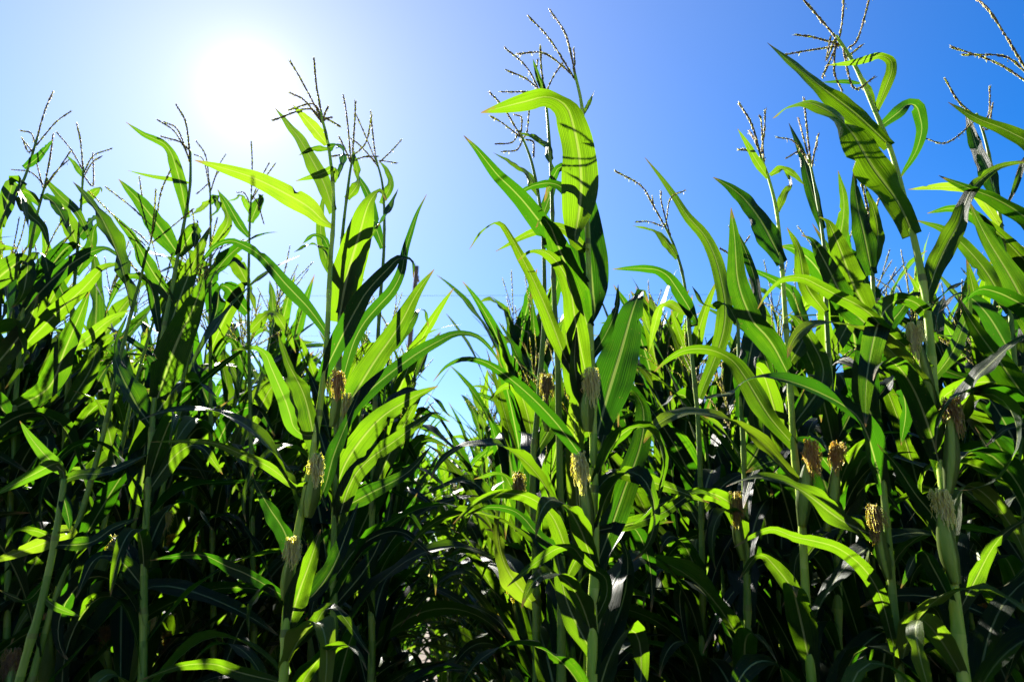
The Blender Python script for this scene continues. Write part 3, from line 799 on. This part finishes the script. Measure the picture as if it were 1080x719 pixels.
FRONT.append(dict(label='dark corn plant with long arching blades between orange silks and the thick bare stalk', Y=1.30, fill=2, fill_to=0.6,
  stalk=[(950,719),(946,680),(940,610),(934,540),(927,470),(924,400),(922,340),(920,280),(918,240)],
  leaves=[
   ([(926,455),(914,420),(915,365),(926,330),(940,316),(955,320)],28,dict(r=8)),
   ([(932,520),(913,455),(893,430),(850,408),(812,398),(787,402),(769,418)],22,dict(k=1,d=-0.15)),
   ([(936,570),(890,550),(845,517),(812,504),(785,506),(766,513)],21,dict(k=1,d=-0.15)),
   ([(945,690),(925,620),(893,583),(862,571),(840,567),(820,558),(800,562),(774,577)],17,dict(r=12,d=-0.2,l=1)),
   ([(920,290),(912,250),(904,215),(900,180)],22,dict(k=1)),
   ([(920,285),(926,250),(921,220),(912,195)],15,dict(k=1)),
   ([(922,340),(900,300),(885,260),(872,232),(862,228)],30,dict(r=10)),
   ([(922,350),(893,320),(872,280),(856,252),(845,248)],26,dict(r=5)),
   ([(923,360),(948,330),(965,310),(985,320)],16,{}),
   ([(938,600),(915,560),(902,545),(880,575)],18,{}),
   ([(946,690),(970,650),(985,640),(1005,680)],18,{}),
   ([(925,420),(945,400),(955,430),(950,470)],22,dict(r=35)),
  ],
  tassel=[((914,215),(908,190)),((924,220),(930,200)),],
  ears=[((937,610),(925,545),8,'silk_dark',None)]))
FRONT.append(dict(label='corn plant with narrow upright blade beside a pale tassel, behind the orange silked plant', Y=1.6, fill=5, fill_to=0.9,
  stalk=[(885,719),(884,620),(882,520),(878,430),(872,340),(869,260),(860,200),(853,165)],
  leaves=[
   ([(868,242),(855,197),(845,160),(832,130)],13,dict(k=1)),
   ([(870,290),(885,250),(890,215),(884,180)],16,{}),
   ([(871,330),(850,300),(842,262),(830,240)],18,{}),
   ([(874,380),(895,340),(905,310),(925,320)],16,{}),
   ([(876,420),(855,380),(840,345),(820,330)],18,{}),
   ([(880,470),(905,420),(915,390),(935,395)],18,{}),
   ([(881,500),(855,470),(835,470),(815,500)],18,{}),
   ([(883,560),(905,520),(925,510),(950,540)],18,{}),
   ([(884,620),(860,590),(840,600),(825,640)],18,{}),
  ],
  tassel=[((851,135),(848,104)),((838,150),(820,145)),((843,160),(829,167)),((861,150),(863,142)),((858,165),(862,150)),((846,140),(842,125))]))
FRONT.append(dict(label='light green corn plant with long upright blades and leaning tassel, right of middle cluster', soft=1, Y=1.75, fill=6, fill_to=0.9,
  stalk=[(742,719),(741,620),(739,520),(736,440),(728,360),(722,300),(712,262),(700,236)],
  leaves=[
   ([(765,305),(745,262),(725,230),(703,195),(680,166)],1,{}),
   ([(738,400),(738,340),(729,285),(724,227)],16,dict(r=5)),
   ([(735,340),(705,292),(687,284),(666,283),(646,284)],15,dict(r=12)),
   ([(715,272),(703,255),(690,243),(667,238)],9,dict(y=1)),
   ([(737,420),(760,360),(765,320),(750,260),(725,228),(703,195),(680,166)],18,dict(r=12,l=1)),
   ([(739,480),(722,430),(716,380),(726,335)],18,{}),
   ([(738,460),(760,420),(772,400),(790,420)],18,{}),
   ([(741,560),(720,530),(690,535),(672,560)],16,{}),
   ([(740,540),(765,510),(790,500),(815,520)],16,{}),
   ([(741,600),(720,560),(712,520),(706,490)],20,{}),
   ([(736,440),(715,420),(702,440),(696,470)],18,dict(r=40)),
   ([(725,330),(700,320),(690,345),(685,370)],12,dict(y=1)),
  ],
  tassel=[((688,215),(676,196),(650,181)),((698,215),(697,202)),((690,218),(688,208)),((685,234),(671,234)),((707,210),(722,201))],
  ears=[]))
FRONT.append(dict(label='corn plant with tall overlapping spear like blades, just left of the orange silked plant', soft=1, Y=1.55, fill=5, fill_to=0.9,
  stalk=[(790,719),(788,620),(786,540),(784,470),(780,400),(778,330),(775,280)],
  leaves=[
   ([(783,440),(790,380),(800,330),(795,290),(776,240)],24,dict(r=40)),
   ([(782,410),(802,370),(806,340),(798,310)],24,dict(r=12)),
   ([(780,400),(765,345),(768,300),(772,262)],20,{}),
   ([(783,470),(765,430),(745,420),(725,445)],18,{}),
   ([(784,500),(805,460),(800,420),(795,400)],24,{}),
   ([(786,560),(770,520),(750,510),(735,530)],18,{}),
   ([(788,620),(775,580),(770,550),(776,525)],20,{}),
   ([(778,340),(765,320),(745,322),(730,302)],12,{}),
   ([(786,540),(750,520),(716,526),(690,542)],18,dict(r=15)),
  ], tassel=[((776,262),(770,240)),((782,262),(790,250)),((770,270),(760,262))],
  ears=[((784,590),(778,530),7,'silk_dark',None)]))
# right edge
FRONT.append(dict(label="corn plant at the right edge whose tassel reaches the photo's top corner", Y=1.25, fill=4, fill_to=0.8,
  stalk=[(1178,719),(1168,600),(1155,480),(1140,380),(1126,280),(1110,180),(1096,110),(1084,75)],
  leaves=[
   ([(1118,250),(1085,146),(1060,136),(1030,125),(1000,108)],1,{}),
   ([(1115,215),(1095,160),(1060,137),(1030,125),(1000,108)],20,dict(k=1)),
   ([(1130,330),(1100,250),(1060,215),(1020,198),(990,185)],26,dict(k=1)),
   ([(1148,430),(1110,380),(1070,300),(1040,250),(1022,212)],32,dict(r=20)),
   ([(1155,480),(1120,430),(1085,420),(1050,375),(1025,340),(1010,312)],36,dict(k=1)),
   ([(1145,420),(1100,340),(1060,312),(1030,306),(1008,330)],30,dict(k=1)),
   ([(1160,520),(1110,470),(1070,450),(1040,470)],26,{}),
   ([(1165,580),(1120,540),(1080,520),(1050,545)],26,{}),
   ([(1168,620),(1120,620),(1085,655),(1060,719)],22,{}),
   ([(1110,180),(1085,165),(1070,200),(1058,225)],8,{}),
  ],
  tassel=[((1062,40),(1042,10),(1028,-2)),((1050,66),(1004,50)),((1060,60),(1016,58)),((1084,40),(1082,15))]))
FRONT.append(dict(label='corn plant near the right edge, stiff upright blade under three short tassel spikes', Y=1.55, fill=5, fill_to=0.9,
  stalk=[(1088,719),(1084,600),(1078,480),(1070,380),(1062,290),(1052,210),(1040,150),(1030,120)],
  leaves=[
   ([(1052,212),(1042,180),(1030,155),(1018,115)],17,dict(k=1)),
   ([(1056,240),(1030,205),(1000,197),(958,200)],12,dict(y=1)),
   ([(1062,290),(1040,240),(1010,220),(978,225)],16,{}),
   ([(1066,330),(1035,280),(1000,245),(965,232)],18,{}),
   ([(1070,380),(1040,330),(1012,310),(990,330)],22,dict(k=1)),
   ([(1074,420),(1085,350),(1070,300),(1050,290)],24,{}),
   ([(1078,480),(1050,430),(1035,420),(1015,440)],22,{}),
   ([(1081,540),(1050,490),(1030,480),(1010,500)],22,{}),
   ([(1084,600),(1055,560),(1035,560),(1015,600)],20,{}),
  ],
  tassel=[((1012,108),(997,84)),((1043,120),(1044,92)),((1042,135),(1047,110)),((1000,150),(975,146))]))
# left block
FRONT.append(dict(label='leftmost corn plant leaning right with one tall dark tassel spike', Y=1.75, fill=5, fill_to=0.9,
  stalk=[(-62,719),(-52,560),(-38,420),(-20,310),(0,238),(25,190),(40,143)],
  leaves=[
   ([(25,177),(40,166),(56,147)],9,{}),
   ([(18,208),(30,225),(45,240),(52,262)],12,{}),
   ([(0,240),(10,205),(18,190),(30,240)],14,{}),
   ([(-20,310),(8,285),(28,275),(24,310),(12,325)],26,dict(r=5)),
   ([(-30,365),(10,350),(25,375),(5,410)],24,{}),
   ([(-38,420),(0,380),(30,340),(40,310)],26,dict(r=10)),
   ([(-45,500),(0,450),(40,435),(60,460)],22,{}),
   ([(-50,540),(-10,500),(20,520),(40,560)],20,{}),
   ([(-20,310),(-5,270),(0,262),(20,262)],18,{}),
  ],
  tassel=[((47,118),(56,97)),((58,130),(74,118)),((33,141),(23,138)),((30,160),(24,147))]))
FRONT.append(dict(label='second corn plant from the left edge, two brown tassel fingers pointing right', Y=1.85, fill=6, fill_to=1.0,
  stalk=[(5,719),(10,560),(16,430),(24,330),(32,262),(42,215),(50,188)],
  leaves=[
   ([(50,192),(65,208),(80,222),(90,240),(98,262)],10,{}),
   ([(46,205),(58,215),(68,232),(75,250)],12,dict(r=40)),
   ([(42,216),(32,205),(22,200),(10,188)],10,{}),
   ([(32,262),(38,235),(30,215),(26,195)],12,{}),
   ([(30,275),(45,268),(52,295),(50,318)],14,dict(r=35)),
   ([(24,330),(50,300),(80,275),(110,262),(132,276)],18,dict(r=15)),
   ([(20,370),(60,330),(90,302),(110,282),(135,277)],20,dict(r=15)),
   ([(16,430),(52,408),(68,370),(85,330),(95,305)],28,dict(r=5,l=1)),
   ([(14,450),(-5,420),(-20,400),(-30,420)],20,{}),
   ([(10,520),(40,480),(60,440),(80,430)],20,{}),
   ([(8,600),(40,560),(70,560),(100,600)],20,{}),
  ],
  tassel=[((53,165),(56,142)),((62,178),(74,160)),((60,180),(72,169)),((36,165),(24,147)),((33,182),(13,179))]))
FRONT.append(dict(label='third corn plant from the left edge, thin bare upright tassel spikes', Y=1.95, fill=6, fill_to=1.0,
  stalk=[(62,719),(64,560),(70,430),(76,330),(82,260),(86,210),(88,176)],
  leaves=[
   ([(87,186),(78,172),(70,164)],6,{}),
   ([(85,214),(97,205),(106,198),(107,203)],11,{}),
   ([(83,250),(96,232),(110,224),(116,222)],14,{}),
   ([(82,262),(70,225),(60,205),(50,190)],15,dict(r=35)),
   ([(80,290),(95,262),(100,240),(112,232)],14,{}),
   ([(76,330),(62,300),(55,280),(40,285)],15,{}),
   ([(74,370),(92,357),(115,338),(137,327)],14,dict(y=1)),
   ([(70,430),(95,390),(105,360),(125,350)],18,{}),
   ([(66,500),(90,460),(110,450),(130,480)],20,{}),
   ([(65,540),(40,500),(20,500),(0,530)],20,{}),
   ([(64,600),(90,560),(112,562),(145,547)],18,{}),
  ],
  tassel=[((85,150),(81,131)),((75,158),(60,140)),((98,165),(117,157)),((97,172),(107,165)),((98,195),(98,162))]))
FRONT.append(dict(label='corn plant with hooked sunlit flag blade and fan tassel, left below the sun', Y=1.7, fill=5, fill_to=0.9,
  stalk=[(150,719),(152,600),(158,480),(165,400),(172,350),(182,300),(191,252),(200,200),(201,160)],
  leaves=[
   ([(197,230),(191,197),(181,163),(172,151),(152,142),(133,129)],14,dict(r=8)),
   ([(199,193),(187,190),(160,186),(135,180)],5,{}),
   ([(188,268),(165,235),(145,210),(125,189)],22,dict(r=30)),
   ([(182,318),(160,285),(140,250),(116,223)],16,dict(r=35)),
   ([(166,420),(185,365),(205,322),(214,292),(205,286)],36,dict(r=4,d=-0.15,l=1)),
   ([(168,375),(195,300),(214,255),(222,238)],22,dict(r=10)),
   ([(168,350),(160,305),(150,292),(132,292),(120,310),(112,330)],12,{}),
   ([(188,270),(200,250),(207,240),(205,262)],18,{}),
   ([(150,528),(152,482),(158,440),(156,410)],34,dict(r=3,l=1)),
   ([(158,480),(125,492),(115,455),(102,422),(77,412)],18,dict(r=45)),
   ([(152,560),(112,500),(72,523)],1,{}),
   ([(160,450),(140,420),(120,370),(135,330)],22,{}),
   ([(162,440),(185,410),(205,400),(230,420)],20,{}),
   ([(155,520),(185,480),(210,470),(235,500)],20,{}),
   ([(152,590),(175,540),(200,530),(225,560)],20,{}),
   ([(152,620),(125,590),(100,590),(80,630)],20,{}),
  ],
  tassel=[((196,130),(186,111)),((185,140),(167,127)),((188,138),(174,129)),((190,150),(170,144)),((196,158),(193,150))]))
FRONT.append(dict(label='low sunlit corn plant in the lower left corner, two narrow yellow green blades crossed', Y=1.25, fill=1, fill_to=0.35, r0=0.011, r1=0.005,
  stalk=[(20,719),(40,650),(54,590),(62,545),(68,505)],
  leaves=[
   ([(66,512),(90,470),(50,495),(0,524)],1,{}),
   ([(67,506),(52,492),(25,508),(-8,528)],1,{}),
   ([(66,510),(85,464),(50,492),(-6,526)],1,{}),
   ([(69,500),(48,480),(33,462),(21,444)],14,dict(y=1,r=8)),
   ([(68,505),(62,488),(35,500),(-10,524)],15,dict(y=1,r=12)),
   ([(68,506),(85,500),(112,498),(154,480)],13,dict(r=45)),
   ([(60,558),(78,560),(50,571),(15,584),(-14,594)],17,dict(y=1,r=12)),
   ([(58,575),(95,572),(120,556),(146,546)],15,dict(r=25)),
   ([(66,520),(72,545),(74,560)],12,{}),
   ([(50,610),(30,632),(12,628),(0,622)],11,dict(r=30)),
   ([(46,630),(60,640),(85,650)],9,dict(y=1)),
   ([(58,570),(40,560),(15,560),(5,580)],10,dict(r=40)),
  ], tassel=None))
FRONT.append(dict(label='smaller corn plant with grey curved tassel just right of the hooked flag blade', Y=2.3, fill=7, fill_to=1.1,
  stalk=[(225,719),(224,560),(222,430),(222,330),(222,260),(222,215),(221,192)],
  leaves=[
   ([(222,215),(228,208),(228,222),(222,228)],11,{}),
   ([(222,212),(212,220),(200,228)],6,dict(y=1)),
   ([(222,262),(240,235),(236,215),(230,200)],12,{}),
   ([(222,300),(205,272),(195,262),(180,270)],14,{}),
   ([(222,330),(225,290),(245,275),(260,285)],18,{}),
   ([(222,370),(240,330),(260,300),(270,330)],18,{}),
   ([(222,430),(205,390),(195,360),(180,370)],18,{}),
   ([(223,480),(245,440),(270,430),(290,460)],18,{}),
   ([(223,520),(205,490),(180,490),(165,520)],16,{}),
  ],
  tassel=[((217,165),(207,149)),((215,170),(205,163)),((231,175),(238,163)),((228,185),(234,178)),((215,198),(208,204))]))
FRONT.append(dict(label='corn plant with single upright tassel spike directly below the sun', Y=2.25, fill=7, fill_to=1.1,
  stalk=[(268,719),(266,560),(264,430),(262,330),(263,250),(265,205)],
  leaves=[
   ([(264,225),(255,206),(248,210),(240,212)],7,dict(y=1)),
   ([(264,235),(272,215),(276,205),(272,222)],12,{}),
   ([(263,250),(252,236),(240,215),(229,200)],10,{}),
   ([(262,300),(245,270),(235,268),(222,290)],18,dict(r=10)),
   ([(262,330),(235,300),(228,330),(218,350)],20,{}),
   ([(263,350),(285,330),(300,345),(312,372)],14,{}),
   ([(264,400),(245,360),(232,365),(220,395)],16,{}),
   ([(265,450),(285,410),(300,400),(318,430)],18,{}),
   ([(266,520),(240,480),(220,500),(205,530)],18,{}),
  ],
  tassel=[((266,175),(265,150)),((278,190),(290,173)),((274,190),(284,172)),((258,204),(250,203)),((272,215),(278,235))]))

for i, sp in enumerate(FRONT):
    sp['leaves'] = [l for l in sp['leaves'] if l[1] > 1]
    traced_plant(sp, 100 + i)

# ------------------------------------------------------------------ the rows behind: each plant its own object
rng = random.Random(77)
kids_of = {}
PROTO = [grown_plant(500 + i) for i in range(14)]
FAR = [grown_plant(700 + i, joined=True) for i in range(8)]
for o in bpy.data.objects:
    if o.parent: kids_of.setdefault(o.parent.name, []).append(o)
ROWS = {'gap': (0.0, 5.2),   # lateral offset of the row, first plant behind the edge, words
    'left 3': (-2.3, 1.65), 'left 2': (-1.55, 1.6), 'left 1': (-0.95, 1.75), 'left 0': (-0.36, 2.15),
    'right 0': (0.33, 1.95), 'right 1': (0.90, 1.72), 'right 2': (1.48, 1.5), 'right 3': (2.05, 1.55), 'right 4': (2.7, 2.2)}
LAB = {
    'gap': 'distant corn plant closing the far end of the narrow sky gap',
    'left 3': 'corn plant crowded in the fourth row left of the gap',
    'left 2': 'corn plant crowded in the third row left of the gap',
    'left 1': 'corn plant crowded in the second row left of the gap',
    'left 0': 'corn plant lining the left side of the narrow sky gap',
    'right 0': 'corn plant lining the right side of the narrow sky gap',
    'right 1': 'corn plant crowded in the second row right of the gap',
    'right 2': 'corn plant crowded in the third row right of the gap',
    'right 3': 'corn plant crowded in the fourth row right of the gap',
    'right 4': 'corn plant deep in the fifth row right of the gap', 'left 4': 'corn plant deep in the fifth row left of the gap',
    'left 5': 'corn plant deep in the sixth row left of the gap', 'right 5': 'corn plant deep in the sixth row right of the gap'}
used, usedf, count = set(), set(), 0
for name, (off, y0) in ROWS.items():
    y = y0
    end = 8.5 if name in ('left 0', 'right 0', 'gap') else 5.2
    while y < end:
        x = off - 0.09 * y + rng.gauss(0, 0.03); yy = y + rng.gauss(0, 0.03)
        y += rng.uniform(0.125, 0.175) * (0.72 if y < 3.2 else 1.0 if y < 4.5 else 1.5)
        if abs(x) > 0.86 * yy + 0.55: continue
        near = yy < 4.6
        i = rng.randrange(len(PROTO) if near else len(FAR))
        src = PROTO[i] if near else FAR[i]
        st = used if near else usedf
        o = src if i not in st else copy_tree(src, kids_of)
        st.add(i)
        o.location = (x, yy, rng.uniform(-0.05, 0.0)); s = rng.uniform(0.93, 1.06) * ((0.80 if yy < 2.15 else 0.9 if yy < 2.5 else 1.0) if name in ('left 0', 'right 0', 'right 1') else 0.86 if name == 'gap' and yy < 6.2 else ((0.97 if yy < 2.1 else 1.05) if name.startswith('left') else (0.93 if yy < 2.1 else 1.0)))
        o.scale = (s, s, s * rng.uniform(0.97, 1.03)); o.rotation_euler = (rng.gauss(0, 0.025), rng.gauss(0, 0.025), rng.uniform(0, 6.28))
        tag(o, LAB[name] + ('' if near else ', far back'), 'corn plant', ('corn plants ' + LAB[name][len('corn plant '):] if name != 'gap' else 'distant corn plants closing the far end of the gap') + ('' if near else ', far back'))
        count += 1
for lst, st in ((PROTO, used), (FAR, usedf)):
    for i, o in enumerate(lst):
        if i not in st:
            for c in list(o.children_recursive) + [o]: bpy.data.objects.remove(c)
print('row plants', count, 'objects', len(bpy.data.objects))

# ------------------------------------------------------------------ thin the blades that would stand between the sun or the path and the front ears
bpy.context.view_layer.update()
dg = bpy.context.evaluated_depsgraph_get()
def blades_on(o, d, far, start=0.03):
    got, p, left = [], Vector(o) + d * start, far
    for _ in range(40):
        ok, loc, nor, idx, ob, mt = SC.ray_cast(dg, p, d, distance=left)
        if not ok: break
        got.append(ob.name); left -= (loc - p).length + 0.002; p = loc + d * 0.002
        if left <= 0: break
    return got
drop = set()
for k in KEYS:
    drop.update(n for n in blades_on(k, SUN_DIR, 6.0) if n.startswith('leaf') and n not in KEEP)
for k in SEEN:
    v = CAM - Vector(k); drop.update(n for n in blades_on(k, v.normalized(), v.length - 0.05) if n.startswith('leaf') and n not in KEEP)
for x, y in ((452,385),(460,400),(448,412),(468,420),(455,440),(446,455),(462,462),(456,480),(475,395),(440,430)):   # the gap between the rows stays open
    v = Vector(px(x, y, 8.0)) - CAM; drop.update(n for n in blades_on(CAM, v.normalized(), v.length) if n.startswith('leaf') and n not in KEEP)
for n in drop:
    bpy.data.objects.remove(bpy.data.objects[n])
print('thinned', len(drop), 'of', sum(o.name.startswith('leaf') for o in bpy.data.objects))
